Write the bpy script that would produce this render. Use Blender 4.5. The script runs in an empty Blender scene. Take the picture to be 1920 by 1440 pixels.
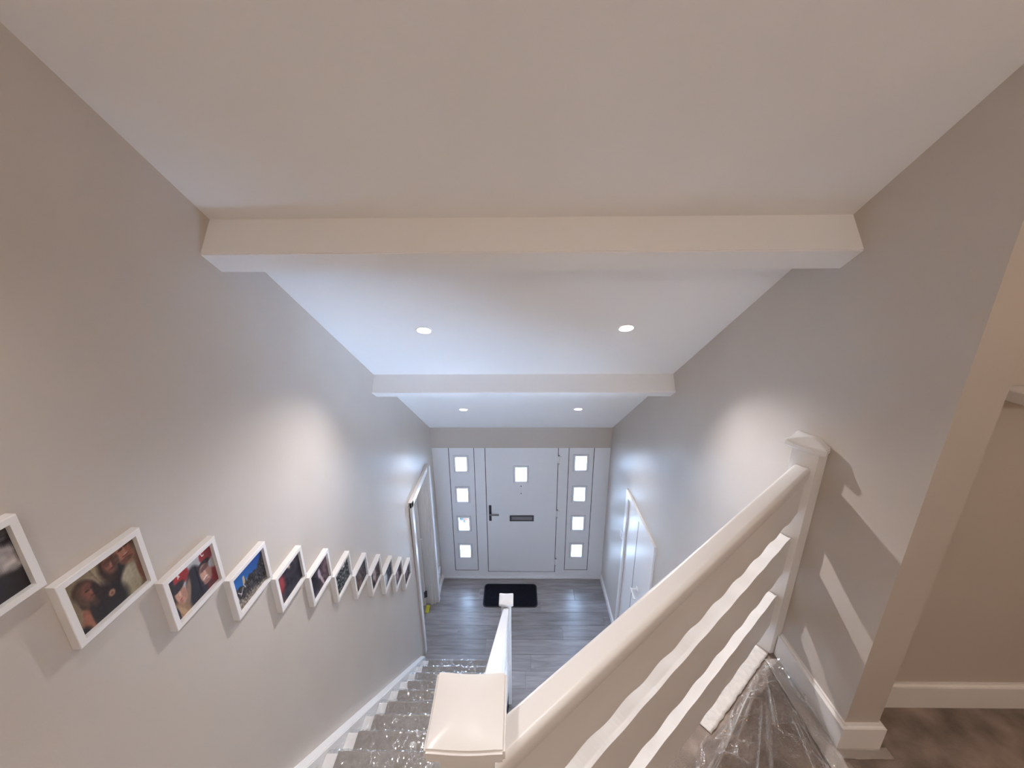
import bpy, bmesh, math, random
import numpy as np
from mathutils import Vector, Matrix, noise

random.seed(7)
PI = math.pi
S = bpy.context.scene
COL = S.collection

# ------------------------------------------------------------------ camera, sky, exposure
CAM_Z = 4.3723
cam_d = bpy.data.cameras.new('camera')
cam_d.sensor_fit = 'HORIZONTAL'
cam_d.sensor_width = 36.0
cam_d.lens = 36.0 * 751.39 / 1920.0
cam_d.clip_start = 0.02
cam = bpy.data.objects.new('camera', cam_d)
COL.objects.link(cam)
cR = Vector((0.99990695, 0.01208307, -0.00633136))
cU = Vector((0.00234524, 0.30495127, 0.95236507))
cF = Vector((-0.01343825, 0.9522913, -0.30489456))
mw = Matrix(((cR.x, cU.x, -cF.x, 0), (cR.y, cU.y, -cF.y, 0), (cR.z, cU.z, -cF.z, CAM_Z), (0, 0, 0, 1)))
cam.matrix_world = mw
S.camera = cam

w = bpy.data.worlds.new('overcast_sky')
S.world = w
w.use_nodes = True
bg = w.node_tree.nodes['Background']
bg.inputs['Color'].default_value = (0.46, 0.66, 1.0, 1)
SKY = 76.0
bg.inputs['Strength'].default_value = SKY

S.view_settings.view_transform = 'Standard'
S.view_settings.look = 'None'
S.view_settings.gamma = 1.0
S.view_settings.use_curve_mapping = False
S.view_settings.exposure = -0.16
try:
    S.cycles.max_bounces = 12
    S.cycles.diffuse_bounces = 8
    S.cycles.transparent_max_bounces = 16
    S.cycles.caustics_reflective = False
    S.cycles.caustics_refractive = False
    S.cycles.sample_clamp_indirect = 30.0
    S.cycles.use_denoising = True
except Exception:
    pass

# plan numbers, metres; z = 0 is the hall floor, x across the hall, y towards the front door
XR = 1.18; XRO = 1.30; YD = 4.60; LZ = 2.643
CA, CB = 5.5936, -0.7109
def ceil_z(y): return CA + CB * y
def xl(z): return -1.075 - 0.032 * max(0.0, min(z / 3.6, 1.0))
LIGHT_XY = [(-0.538, 2.29), (0.62, 2.275), (-0.554, 3.828), (0.618, 3.816), (-0.538, 0.775), (0.62, 0.77)]
CN = Vector((0, CB, -1)).normalized()          # the slope's own downward normal
LIGHT_W = [21, 21, 11, 11, 10.5, 10.5]
LIGHT_COL = (1.0, 0.957, 0.945)
for i, (lx, ly) in enumerate(LIGHT_XY):
    ld = bpy.data.lights.new('downlight_beam', 'SPOT')
    ld.energy = LIGHT_W[i] * 4.0
    ld.color = LIGHT_COL
    ld.spot_size = math.radians(118)
    ld.spot_blend = 1.0
    ld.shadow_soft_size = 0.013
    lo = bpy.data.objects.new('downlight_beam', ld)
    COL.objects.link(lo)
    lo.location = Vector((lx, ly, ceil_z(ly))) + CN * 0.03
    lo.rotation_euler = CN.to_track_quat('-Z', 'Y').to_euler()
ld = bpy.data.lights.new('landing_lamp', 'POINT')
ld.energy = 46; ld.color = (1.0, 0.91, 0.84); ld.shadow_soft_size = 0.15
lo = bpy.data.objects.new('landing_lamp', ld); COL.objects.link(lo); lo.location = (0.55, -1.5, 4.9)
ld = bpy.data.lights.new('corridor_lamp', 'POINT')
ld.energy = 10; ld.color = (1.0, 0.62, 0.33); ld.shadow_soft_size = 0.15
lo = bpy.data.objects.new('corridor_lamp', ld); COL.objects.link(lo); lo.location = (3.0, -0.3, 4.1)
ld = bpy.data.lights.new('side_room_fill', 'POINT')
ld.energy = 7; ld.color = (0.80, 0.88, 1.0); ld.shadow_soft_size = 0.1
lo = bpy.data.objects.new('side_room_fill', ld); COL.objects.link(lo); lo.location = (-1.9, 3.3, 2.0)  # unseen fill light, added to brighten the open door leaf

# ------------------------------------------------------------------ materials
def s2l(c):
    return tuple(((v / 255.0) / 12.92 if v / 255.0 <= 0.04045 else ((v / 255.0 + 0.055) / 1.055) ** 2.4) for v in c)
MATS = {}
def mat(name, col, rough=0.6, metal=0.0, spec=0.5, var=0.0, vscale=8.0, bump=0.0, bscale=200.0, stretch=None, coat=0.0):
    m = bpy.data.materials.new(name); m.use_nodes = True
    nt = m.node_tree; b = nt.nodes['Principled BSDF']
    b.inputs['Base Color'].default_value = (*col, 1)
    b.inputs['Roughness'].default_value = rough
    b.inputs['Metallic'].default_value = metal
    b.inputs['Specular IOR Level'].default_value = spec
    b.inputs['Coat Weight'].default_value = coat
    tc = nt.nodes.new('ShaderNodeTexCoord')
    src = tc.outputs['Object']
    if stretch:
        mp = nt.nodes.new('ShaderNodeMapping'); mp.inputs['Scale'].default_value = stretch
        nt.links.new(src, mp.inputs['Vector']); src = mp.outputs['Vector']
    if var > 0:
        n = nt.nodes.new('ShaderNodeTexNoise'); n.inputs['Scale'].default_value = vscale
        n.inputs['Detail'].default_value = 4
        nt.links.new(src, n.inputs['Vector'])
        r = nt.nodes.new('ShaderNodeValToRGB')
        r.color_ramp.elements[0].position = 0.3; r.color_ramp.elements[1].position = 0.7
        r.color_ramp.elements[0].color = (*[c * (1 - var) for c in col], 1)
        r.color_ramp.elements[1].color = (*[min(1, c * (1 + var)) for c in col], 1)
        nt.links.new(n.outputs['Fac'], r.inputs['Fac'])
        nt.links.new(r.outputs['Color'], b.inputs['Base Color'])
    if bump > 0:
        n2 = nt.nodes.new('ShaderNodeTexNoise'); n2.inputs['Scale'].default_value = bscale
        n2.inputs['Detail'].default_value = 3
        nt.links.new(src, n2.inputs['Vector'])
        bp = nt.nodes.new('ShaderNodeBump'); bp.inputs['Strength'].default_value = bump
        bp.inputs['Distance'].default_value = 0.003
        nt.links.new(n2.outputs['Fac'], bp.inputs['Height'])
        nt.links.new(bp.outputs['Normal'], b.inputs['Normal'])
    MATS[name] = m
    return m

WALL = mat('greige_wall_paint', (0.545, 0.49, 0.437), 0.42, var=0.02, vscale=3, bump=0.06, bscale=160, spec=0.45)
CEIL = mat('white_ceiling_paint', (0.83, 0.808, 0.785), 0.85, var=0.01, vscale=2, bump=0.04, bscale=140, spec=0.2)
TRIM = mat('white_satin_paint', (0.80, 0.782, 0.765), 0.32, var=0.012, vscale=5, bump=0.03, bscale=60)
UPVC = mat('white_door_plastic', (0.80, 0.80, 0.82), 0.38, var=0.008, vscale=4, bump=0.02, bscale=90)
SEAL = mat('dark_rubber_seal', (0.03, 0.03, 0.035), 0.7, var=0.1)
BEADSHADE = mat('grey_bead_shade', (0.36, 0.37, 0.41), 0.6, var=0.05)
STEEL = mat('brushed_steel', (0.30, 0.30, 0.31), 0.32, metal=0.9, var=0.06, vscale=30, stretch=(1, 1, 12))
DARKMETAL = mat('dark_pewter', (0.10, 0.10, 0.115), 0.38, metal=0.7, var=0.08, vscale=30)
CARPET = mat('taupe_carpet', (0.31, 0.25, 0.215), 0.97, var=0.42, vscale=8, bump=1.0, bscale=420, spec=0.05)
STAIRCARPET = mat('grey_stair_carpet', (0.30, 0.265, 0.24), 0.97, var=0.14, vscale=40, bump=1.0, bscale=420, spec=0.05)
MATBLACK = mat('black_doormat_pile', (0.012, 0.013, 0.020), 0.95, var=0.4, vscale=90, bump=0.8, bscale=300, spec=0.1)
MATEDGE = mat('black_rubber_edge', (0.012, 0.012, 0.015), 0.6, var=0.1)
YELLOW = mat('yellow_rubber', (0.62, 0.58, 0.05), 0.5, var=0.1, vscale=40)
SLAB = mat('screed', (0.12, 0.115, 0.115), 0.9, var=0.1)
PAVING = mat('pale_paving', (0.62, 0.62, 0.60), 0.9, var=0.15, vscale=3, bump=0.3, bscale=40)
LEAF = mat('leaf_green', (0.006, 0.013, 0.0105), 0.9, var=0.3, vscale=20)
BARK = mat('pot_terracotta', (0.25, 0.13, 0.08), 0.8, var=0.2)
LED = bpy.data.materials.new('led_lens'); LED.use_nodes = True
_n = LED.node_tree; _n.nodes.clear()
_e = _n.nodes.new('ShaderNodeEmission'); _o = _n.nodes.new('ShaderNodeOutputMaterial')
_e.inputs['Color'].default_value = (1, 0.95, 0.88, 1); _e.inputs['Strength'].default_value = 14
_n.links.new(_e.outputs[0], _o.inputs[0])

def clear(name, base, edge, rough, haze=0.0, hazecol=(0.8, 0.8, 0.8), bump=0.0, bscale=40, tint=(1, 1, 1), glint=0.0):
    """thin clear sheet: lets light straight through, reflects more at grazing angles"""
    m = bpy.data.materials.new(name); m.use_nodes = True
    nt = m.node_tree; nt.nodes.clear()
    out = nt.nodes.new('ShaderNodeOutputMaterial')
    tr = nt.nodes.new('ShaderNodeBsdfTransparent'); tr.inputs['Color'].default_value = (*tint, 1)
    gl = nt.nodes.new('ShaderNodeBsdfGlossy'); gl.inputs['Roughness'].default_value = rough
    lw = nt.nodes.new('ShaderNodeLayerWeight'); lw.inputs['Blend'].default_value = 0.35
    mr = nt.nodes.new('ShaderNodeMapRange')
    mr.inputs['To Min'].default_value = base; mr.inputs['To Max'].default_value = edge
    nt.links.new(lw.outputs['Facing'], mr.inputs['Value'])
    mx = nt.nodes.new('ShaderNodeMixShader')
    nt.links.new(mr.outputs['Result'], mx.inputs['Fac'])
    first = tr.outputs[0]
    if haze > 0:
        df = nt.nodes.new('ShaderNodeBsdfDiffuse'); df.inputs['Color'].default_value = (*hazecol, 1)
        mh = nt.nodes.new('ShaderNodeMixShader'); mh.inputs['Fac'].default_value = haze
        if glint > 0:                          # highlights on the folds, painted in as white haze
            ca = nt.nodes.new('ShaderNodeAttribute'); ca.attribute_name = 'FoldGlint'
            cm = nt.nodes.new('ShaderNodeMapRange'); cm.inputs['To Min'].default_value = haze; cm.inputs['To Max'].default_value = glint
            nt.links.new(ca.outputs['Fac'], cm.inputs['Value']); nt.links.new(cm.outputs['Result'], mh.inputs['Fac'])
        nt.links.new(tr.outputs[0], mh.inputs[1]); nt.links.new(df.outputs[0], mh.inputs[2])
        first = mh.outputs[0]
    nt.links.new(first, mx.inputs[1]); nt.links.new(gl.outputs[0], mx.inputs[2])
    if bump > 0:
        tc = nt.nodes.new('ShaderNodeTexCoord')
        n2 = nt.nodes.new('ShaderNodeTexNoise'); n2.inputs['Scale'].default_value = bscale
        n2.inputs['Detail'].default_value = 2; n2.inputs['Distortion'].default_value = 1.5
        nt.links.new(tc.outputs['Object'], n2.inputs['Vector'])
        bp = nt.nodes.new('ShaderNodeBump'); bp.inputs['Strength'].default_value = bump
        bp.inputs['Distance'].default_value = 0.01
        nt.links.new(n2.outputs['Fac'], bp.inputs['Height'])
        nt.links.new(bp.outputs['Normal'], gl.inputs['Normal']); nt.links.new(bp.outputs['Normal'], lw.inputs['Normal'])
    nt.links.new(mx.outputs[0], out.inputs[0])
    return m
GLASS = clear('clear_glass', 0.05, 0.5, 0.0)
PICGLASS = clear('picture_glazing', 0.012, 0.06, 0.02)
FILM = clear('clear_plastic_film', 0.12, 0.6, 0.09, haze=0.02, hazecol=(0.9, 0.9, 0.9), glint=0.75)
STAIRFILM = clear('clear_stair_film', 0.05, 0.30, 0.12, haze=0.04, hazecol=(0.9, 0.9, 0.9), glint=0.6)
CLEARTAPE = clear('clear_wide_tape', 0.05, 0.3, 0.25, haze=0.22, hazecol=(0.80, 0.74, 0.70), bump=0.4, bscale=30)
MASKTAPE = mat('white_masking_tape', (0.70, 0.67, 0.64), 0.6, var=0.08, vscale=40, bump=0.8, bscale=70)

# grey oak laminate, each board its own tone
WOOD = bpy.data.materials.new('grey_oak_laminate'); WOOD.use_nodes = True
nt = WOOD.node_tree; b = nt.nodes['Principled BSDF']
tc = nt.nodes.new('ShaderNodeTexCoord'); oi = nt.nodes.new('ShaderNodeObjectInfo')
ad = nt.nodes.new('ShaderNodeVectorMath'); ad.operation = 'MULTIPLY_ADD'
cx = nt.nodes.new('ShaderNodeCombineXYZ')
nt.links.new(oi.outputs['Random'], cx.inputs[0]); nt.links.new(oi.outputs['Random'], cx.inputs[1])
ad.inputs[1].default_value = (37.0, 53.0, 0)
nt.links.new(cx.outputs[0], ad.inputs[0]); nt.links.new(tc.outputs['Object'], ad.inputs[2])
mp = nt.nodes.new('ShaderNodeMapping'); mp.inputs['Scale'].default_value = (1.1, 9.0, 1.0)
nt.links.new(ad.outputs[0], mp.inputs['Vector'])
n1 = nt.nodes.new('ShaderNodeTexNoise'); n1.inputs['Scale'].default_value = 2.2; n1.inputs['Detail'].default_value = 7; n1.inputs['Distortion'].default_value = 0.9
nt.links.new(mp.outputs['Vector'], n1.inputs['Vector'])
r1 = nt.nodes.new('ShaderNodeValToRGB')
r1.color_ramp.elements[0].position = 0.30; r1.color_ramp.elements[0].color = (0.215, 0.195, 0.198, 1)
r1.color_ramp.elements[1].position = 0.66; r1.color_ramp.elements[1].color = (0.345, 0.32, 0.32, 1)
nt.links.new(n1.outputs['Fac'], r1.inputs['Fac'])
mb = nt.nodes.new('ShaderNodeMapRange'); mb.inputs['To Min'].default_value = 0.85; mb.inputs['To Max'].default_value = 1.15
nt.links.new(oi.outputs['Random'], mb.inputs['Value'])
ml = nt.nodes.new('ShaderNodeVectorMath'); ml.operation = 'SCALE'
nt.links.new(r1.outputs['Color'], ml.inputs[0]); nt.links.new(mb.outputs['Result'], ml.inputs['Scale'])
nt.links.new(ml.outputs[0], b.inputs['Base Color'])
b.inputs['Roughness'].default_value = 0.33
bp = nt.nodes.new('ShaderNodeBump'); bp.inputs['Strength'].default_value = 0.15; bp.inputs['Distance'].default_value = 0.002
nt.links.new(n1.outputs['Fac'], bp.inputs['Height']); nt.links.new(bp.outputs['Normal'], b.inputs['Normal'])

PRINT = bpy.data.materials.new('photo_print'); PRINT.use_nodes = True
nt = PRINT.node_tree; b = nt.nodes['Principled BSDF']
at = nt.nodes.new('ShaderNodeAttribute'); at.attribute_name = 'Col'
nt.links.new(at.outputs['Color'], b.inputs['Base Color']); b.inputs['Roughness'].default_value = 0.6; b.inputs['Specular IOR Level'].default_value = 0.15

# ------------------------------------------------------------------ builders
def wloc(o):
    p = Vector((0, 0, 0))
    while o is not None:
        p += o.location; o = o.parent
    return p
def tag(o, label=None, cat=None, group=None, kind=None):
    if label: o['label'] = label
    if cat: o['category'] = cat
    if group: o['group'] = group
    if kind: o['kind'] = kind
    return o
def empty(name, loc):
    o = bpy.data.objects.new(name, None); COL.objects.link(o)
    o.location = loc; o.empty_display_size = 0.05
    return o
def obj(name, bm, m, parent=None, smooth=False):
    """bm is in world coordinates"""
    bmesh.ops.recalc_face_normals(bm, faces=bm.faces)
    vs = [v.co for v in bm.verts]
    if parent is None:
        lo = Vector((min(v.x for v in vs), min(v.y for v in vs), min(v.z for v in vs)))
        hi = Vector((max(v.x for v in vs), max(v.y for v in vs), max(v.z for v in vs)))
        org = Vector(((lo.x + hi.x) / 2, (lo.y + hi.y) / 2, lo.z)); base = Vector((0, 0, 0))
    else:
        lo = Vector((min(v.x for v in vs), min(v.y for v in vs), min(v.z for v in vs)))
        hi = Vector((max(v.x for v in vs), max(v.y for v in vs), max(v.z for v in vs)))
        org = (lo + hi) / 2; base = wloc(parent)
    for v in bm.verts: v.co -= org
    me = bpy.data.meshes.new(name); bm.to_mesh(me); bm.free()
    me.materials.append(m)
    if smooth:
        for p in me.polygons: p.use_smooth = True
    o = bpy.data.objects.new(name, me); COL.objects.link(o)
    o.location = org - base
    if parent is not None: o.parent = parent
    return o
def box_bm(x0, x1, y0, y1, z0, z1, bev=0.0, seg=2, bm=None):
    own = bmesh.new()
    bmesh.ops.create_cube(own, size=1)
    for v in own.verts:
        v.co = Vector(((x0 + x1) / 2 + v.co.x * (x1 - x0), (y0 + y1) / 2 + v.co.y * (y1 - y0), (z0 + z1) / 2 + v.co.z * (z1 - z0)))
    if bev > 0:
        bmesh.ops.bevel(own, geom=list(own.edges), offset=bev, segments=seg, affect='EDGES', profile=0.5)
    if bm is None: return own
    tmp = bpy.data.meshes.new('t'); own.to_mesh(tmp); own.free(); bm.from_mesh(tmp); bpy.data.meshes.remove(tmp)
    return bm
def box(name, x0, x1, y0, y1, z0, z1, m, parent=None, bev=0.0, seg=2):
    return obj(name, box_bm(x0, x1, y0, y1, z0, z1, bev, seg), m, parent)
def prism_bm(pts, axis, a, b, bm=None):
    """2D outline extruded along axis: 'x' pts=(y,z); 'y' pts=(x,z); 'z' pts=(x,y)"""
    bm = bm or bmesh.new()
    def mk(p, t):
        return {'x': (t, p[0], p[1]), 'y': (p[0], t, p[1]), 'z': (p[0], p[1], t)}[axis]
    A = [bm.verts.new(mk(p, a)) for p in pts]; B = [bm.verts.new(mk(p, b)) for p in pts]
    bm.faces.new(A); bm.faces.new(list(reversed(B)))
    n = len(pts)
    for i in range(n):
        bm.faces.new((A[i], B[i], B[(i + 1) % n], A[(i + 1) % n]))
    return bm
def prism(name, pts, axis, a, b, m, parent=None, bev=0.0):
    bm = prism_bm(pts, axis, a, b)
    if bev > 0:
        bmesh.ops.recalc_face_normals(bm, faces=bm.faces)
        bmesh.ops.bevel(bm, geom=list(bm.edges), offset=bev, segments=2, affect='EDGES')
    return obj(name, bm, m, parent)
def sweep_bm(profile, frames):
    """profile: 2D loop; frames: list of (origin, axis_u, axis_v)"""
    bm = bmesh.new(); rings = []
    for o, u, v in frames:
        rings.append([bm.verts.new(o + u * p[0] + v * p[1]) for p in profile])
    n = len(profile)
    for a, b in zip(rings, rings[1:]):
        for i in range(n): bm.faces.new((a[i], a[(i + 1) % n], b[(i + 1) % n], b[i]))
    bm.faces.new(rings[0]); bm.faces.new(list(reversed(rings[-1])))
    return bm
def cyl_bm(c, axis, r, h, n=20, r2=None, bm=None):
    bm = bm or bmesh.new()
    axis = Vector(axis).normalized(); c = Vector(c)
    u = axis.orthogonal().normalized(); v = axis.cross(u)
    A = [bm.verts.new(c + (u * math.cos(2 * PI * i / n) + v * math.sin(2 * PI * i / n)) * r) for i in range(n)]
    rr = r if r2 is None else r2
    B = [bm.verts.new(c + axis * h + (u * math.cos(2 * PI * i / n) + v * math.sin(2 * PI * i / n)) * rr) for i in range(n)]
    bm.faces.new(A); bm.faces.new(list(reversed(B)))
    for i in range(n): bm.faces.new((A[i], B[i], B[(i + 1) % n], A[(i + 1) % n]))
    return bm
def set_glint(o, vals):
    a = o.data.attributes.new('FoldGlint', 'FLOAT', 'POINT')
    a.data.foreach_set('value', np.array(vals, np.float32))
def structure(o): o['kind'] = 'structure'; return o
def shear(bm):
    for v in bm.verts: v.co.x += xl(v.co.z) + 1.075
    return bm

# ------------------------------------------------------------------ room shell
DO0, DO1, DH = 3.495, 4.165, 1.965              # left doorway
YB = -2.2; YF = -0.4; ZF = ceil_z(YF)
wl = prism_bm([(YB, 0), (DO0, 0), (DO0, DH), (DO1, DH), (DO1, 0), (YD + .16, 0), (YD + .16, ceil_z(YD + .16) + .05), (YF, ZF + .05), (YB, ZF + .05)], 'x', -1.195, -1.075)
structure(obj('wall_left', shear(wl), WALL))
CO0, CO1, CH = 2.905, 3.675, 1.935              # cupboard opening in the right wall
YP = 1.02
wr = prism_bm([(YP, 0), (CO0, 0), (CO0, CH), (CO1, CH), (CO1, 0), (YD + .16, 0), (YD + .16, ceil_z(YD + .16) + .05), (YP, ceil_z(YP) + .05)], 'x', XR, XRO)
structure(obj('wall_right', wr, WALL))
# wall over the front door, with the frame's recess below
structure(box('wall_front', -1.2, XRO, YD - 0.012, YD + .16, 2.052, 2.6, WALL))
structure(box('wall_rear', XRO - .02, 3.7, 1.167, 1.30, 0, ceil_z(1.167) + .05, WALL))
structure(box('wall_landing_right', 3.6, 3.72, YB, 1.2, 0, ZF + .1, WALL))
structure(box('wall_back', -1.3, 3.7, YB - .12, YB, 0, ZF + .1, WALL))
structure(box('wall_under_landing', -1.2, XRO, -0.12, 0.0, 0, LZ - .25, WALL))
# room behind the open left door, and the cupboard behind the right doors
structure(box('wall_side_room', -2.6, -2.5, 2.6, 4.76, 0, 2.5, WALL))
structure(box('wall_side_room_near', -2.5, -1.195, 2.6, 2.7, 0, 2.5, WALL))
structure(box('wall_side_room_far', -2.5, -1.195, 4.66, 4.76, 0, 2.5, WALL))
structure(box('ceiling_side_room', -2.6, -1.2, 2.6, 4.76, 2.4, 2.5, CEIL))
structure(box('wall_cupboard', 1.75, 1.8, 2.6, 3.9, 0, 2.1, WALL))
structure(box('wall_cupboard_near', XRO, 1.8, 2.6, 2.65, 0, 2.1, WALL))
structure(box('wall_cupboard_far', XRO, 1.8, 3.85, 3.9, 0, 2.1, WALL))
structure(box('ceiling_cupboard', XRO, 1.8, 2.6, 3.9, 2.05, 2.1, WALL))
# sloping ceiling
cz = 0.12
structure(prism('ceiling', [(YD + .16, ceil_z(YD + .16)), (YF, ZF), (YB, ZF), (YB, ZF + cz), (YF, ZF + cz), (YD + .16, ceil_z(YD + .16) + cz)], 'x', -1.25, 3.7, CEIL))
# boxed purlins, square to the slope
def beam(y0, yb):
    sl = Vector((0, 1, CB)).normalized()
    p = Vector((0, y0, ceil_z(y0)))
    q = p + CN * 0.146
    pts = [(v.y, v.z) for v in (p - CN * .03, q, q + sl * yb, p + sl * yb - CN * .03)]
    bm = prism_bm(pts, 'x', -1.15, XR + .04)
    bmesh.ops.recalc_face_normals(bm, faces=bm.faces)
    ed = [e for e in bm.edges if abs(e.verts[0].co.x - e.verts[1].co.x) > 1]
    bmesh.ops.bevel(bm, geom=ed, offset=.004, segments=2, affect='EDGES')
    return structure(obj('ceiling_beam', bm, CEIL))
beam(1.535, 0.112)
beam(2.925, 0.112)

# hall floor of laminate boards
floor = structure(box('floor', -2.6, 1.8, -0.12, YD + .16, -0.15, -0.012, SLAB))
pw = 0.192; y = YD - 0.005; row = 0
shifts = [0.0, 0.47, 0.83, 0.22, 0.64, 0.36, 0.95]
while y > 0.2:
    y0 = max(0.0, y - pw)
    x = -1.2 - shifts[row % 7] * 1.28
    while x < XR - .01:
        xa, xb = max(x, -1.18), min(x + 1.28, XR - .004)
        if xb - xa > .03:
            box('plank', xa + .0007, xb - .0007, y0 + .0007, y - .0007, -0.012, 0.0, WOOD, floor, bev=.0012, seg=1)
        x += 1.28
    y -= pw; row += 1
structure(box('floor_side_room', -2.5, -1.18, 2.7, 4.66, -0.012, 0.0, WOOD))
structure(box('floor_cupboard', XR, 1.75, 2.65, 3.85, -0.012, 0.0, SLAB))

# ------------------------------------------------------------------ landing
P0 = Vector((1.149, 1.439, 0)); T = Vector((0.773, 0.634, 0)).normalized(); N = Vector((T.y, -T.x, 0))
def diag(s, off, z): 
    p = P0 + T * s + N * off
    return Vector((p.x, p.y, z))
e1 = diag(0.0, -0.055, 0); e2 = diag(-1.60, -0.055, 0)
STEP_Y0 = 3.211; GO = 0.2215; RI = LZ / 13.0
YL = STEP_Y0 - GO * 12                            # edge of the landing above the stairs
lpts = [(-1.10, YB), (3.62, YB), (3.62, 1.17), (XR + .01, 1.17), (XR + .01, 1.50), (e1.x + .05, e1.y + .04), (-0.04, e2.y + (-0.04 - e2.x) * .82), (-0.04, YL), (-1.10, YL)]
structure(prism('landing_floor', lpts, 'z', LZ - .25, LZ, CARPET))

# skirting boards
def skirt(name, x0, x1, y0, y1, z, h, side):
    bm = box_bm(x0, x1, y0, y1, z, z + h)
    top = [e for e in bm.edges if all(abs(v.co.z - z - h) < 1e-5 for v in e.verts)]
    def keep(e):
        c = (e.verts[0].co + e.verts[1].co) / 2
        return {'-x': abs(c.x - x0) < 1e-5, '+x': abs(c.x - x1) < 1e-5, '-y': abs(c.y - y0) < 1e-5, '+y': abs(c.y - y1) < 1e-5}[side]
    bmesh.ops.bevel(bm, geom=[e for e in top if keep(e)], offset=.012, segments=3, affect='EDGES')
    return structure(obj(name, bm, TRIM))
bm = prism_bm([(XR, 1.375), (XR - .018, 1.375), (XR - .018, YP - .018), (XRO + .018, YP - .018), (XRO + .018, 1.149), (XRO, 1.149), (XRO, YP), (XR, YP)], 'z', LZ, LZ + .118)
bmesh.ops.recalc_face_normals(bm, faces=bm.faces)
def _outer(e):
    if any(abs(v.co.z - LZ - .118) > 1e-5 for v in e.verts): return False
    c = (e.verts[0].co + e.verts[1].co) / 2
    return abs(c.x - XR + .018) < 1e-4 or abs(c.y - YP + .018) < 1e-4 or abs(c.x - XRO - .018) < 1e-4
bmesh.ops.bevel(bm, geom=[e for e in bm.edges if _outer(e)], offset=.010, segments=3, affect='EDGES')
structure(obj('baseboard_right', bm, TRIM))
skirt('baseboard_rear', XRO, 3.6, 1.149, 1.167, LZ, .118, '-y')
skirt('baseboard_landing_left', -1.107, -1.085, YB, YL + .02, LZ, .118, '+x')
skirt('baseboard_hall_right', XR - .018, XR, CO1 + .072, YD - .02, 0, .085, '-x')
skirt('baseboard_hall_right_near', XR - .018, XR, 0.0, CO0 - .072, 0, .085, '-x')
skirt('baseboard_hall_left', -1.08, -1.055, DO1 + .068, YD - .02, 0, .085, '+x')

# ------------------------------------------------------------------ front door with its two side panels
YF0 = YD                                         # room face of the frame
front = structure(empty('door_1', (0.05, YD + .03, 0)))
FX0, FX1 = -1.10, 1.19
def slot_x(a, b, z0, z1):                        # a stile of the fixed frame
    box('frame_post', a, b, YF0, YF0 + .07, z0, z1, UPVC, front, bev=.003)
LEAF_X0, LEAF_X1, LEAF_Z0 = -0.412, 0.516, 0.107
SLX0, SLX1, SLZ0 = -0.878, -0.563, 0.13
SRX0, SRX1, SRZ0 = 0.660, 0.972, 0.143
G = 0.008
slot_x(FX0, SLX0 - G, 0.0, 2.06); slot_x(SLX1 + G, LEAF_X0 - G, 0.0, 2.06)
slot_x(LEAF_X1 + G, SRX0 - G, 0.0, 2.06); slot_x(SRX1 + G, FX1, 0.0, 2.06)
box('frame_rail', SLX0 - G, SLX1 + G, YF0 + .0005, YF0 + .07, 0.0, SLZ0 - G, UPVC, front, bev=.003)
box('frame_rail', LEAF_X0 - G, LEAF_X1 + G, YF0 + .0005, YF0 + .07, 0.0, LEAF_Z0 - G, UPVC, front, bev=.003)
box('frame_rail', SRX0 - G, SRX1 + G, YF0 + .0005, YF0 + .07, 0.0, SRZ0 - G, UPVC, front, bev=.003)
box('threshold', -1.07, XR - .012, YF0 - .022, YF0 + .002, 0.0, 0.022, UPVC, front, bev=.004)
def seal(x0, x1, z0, name='seal'):
    bm = bmesh.new()
    box_bm(x0 - G, x0, YF0 + .006, YF0 + .06, z0 - G, 2.06, bm=bm)
    box_bm(x1, x1 + G, YF0 + .006, YF0 + .06, z0 - G, 2.06, bm=bm)
    box_bm(x0, x1, YF0 + .006, YF0 + .06, z0 - G, z0, bm=bm)
    obj(name, bm, SEAL, front)
seal(SLX0, SLX1, SLZ0); seal(LEAF_X0, LEAF_X1, LEAF_Z0); seal(SRX0, SRX1, SRZ0)
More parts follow.
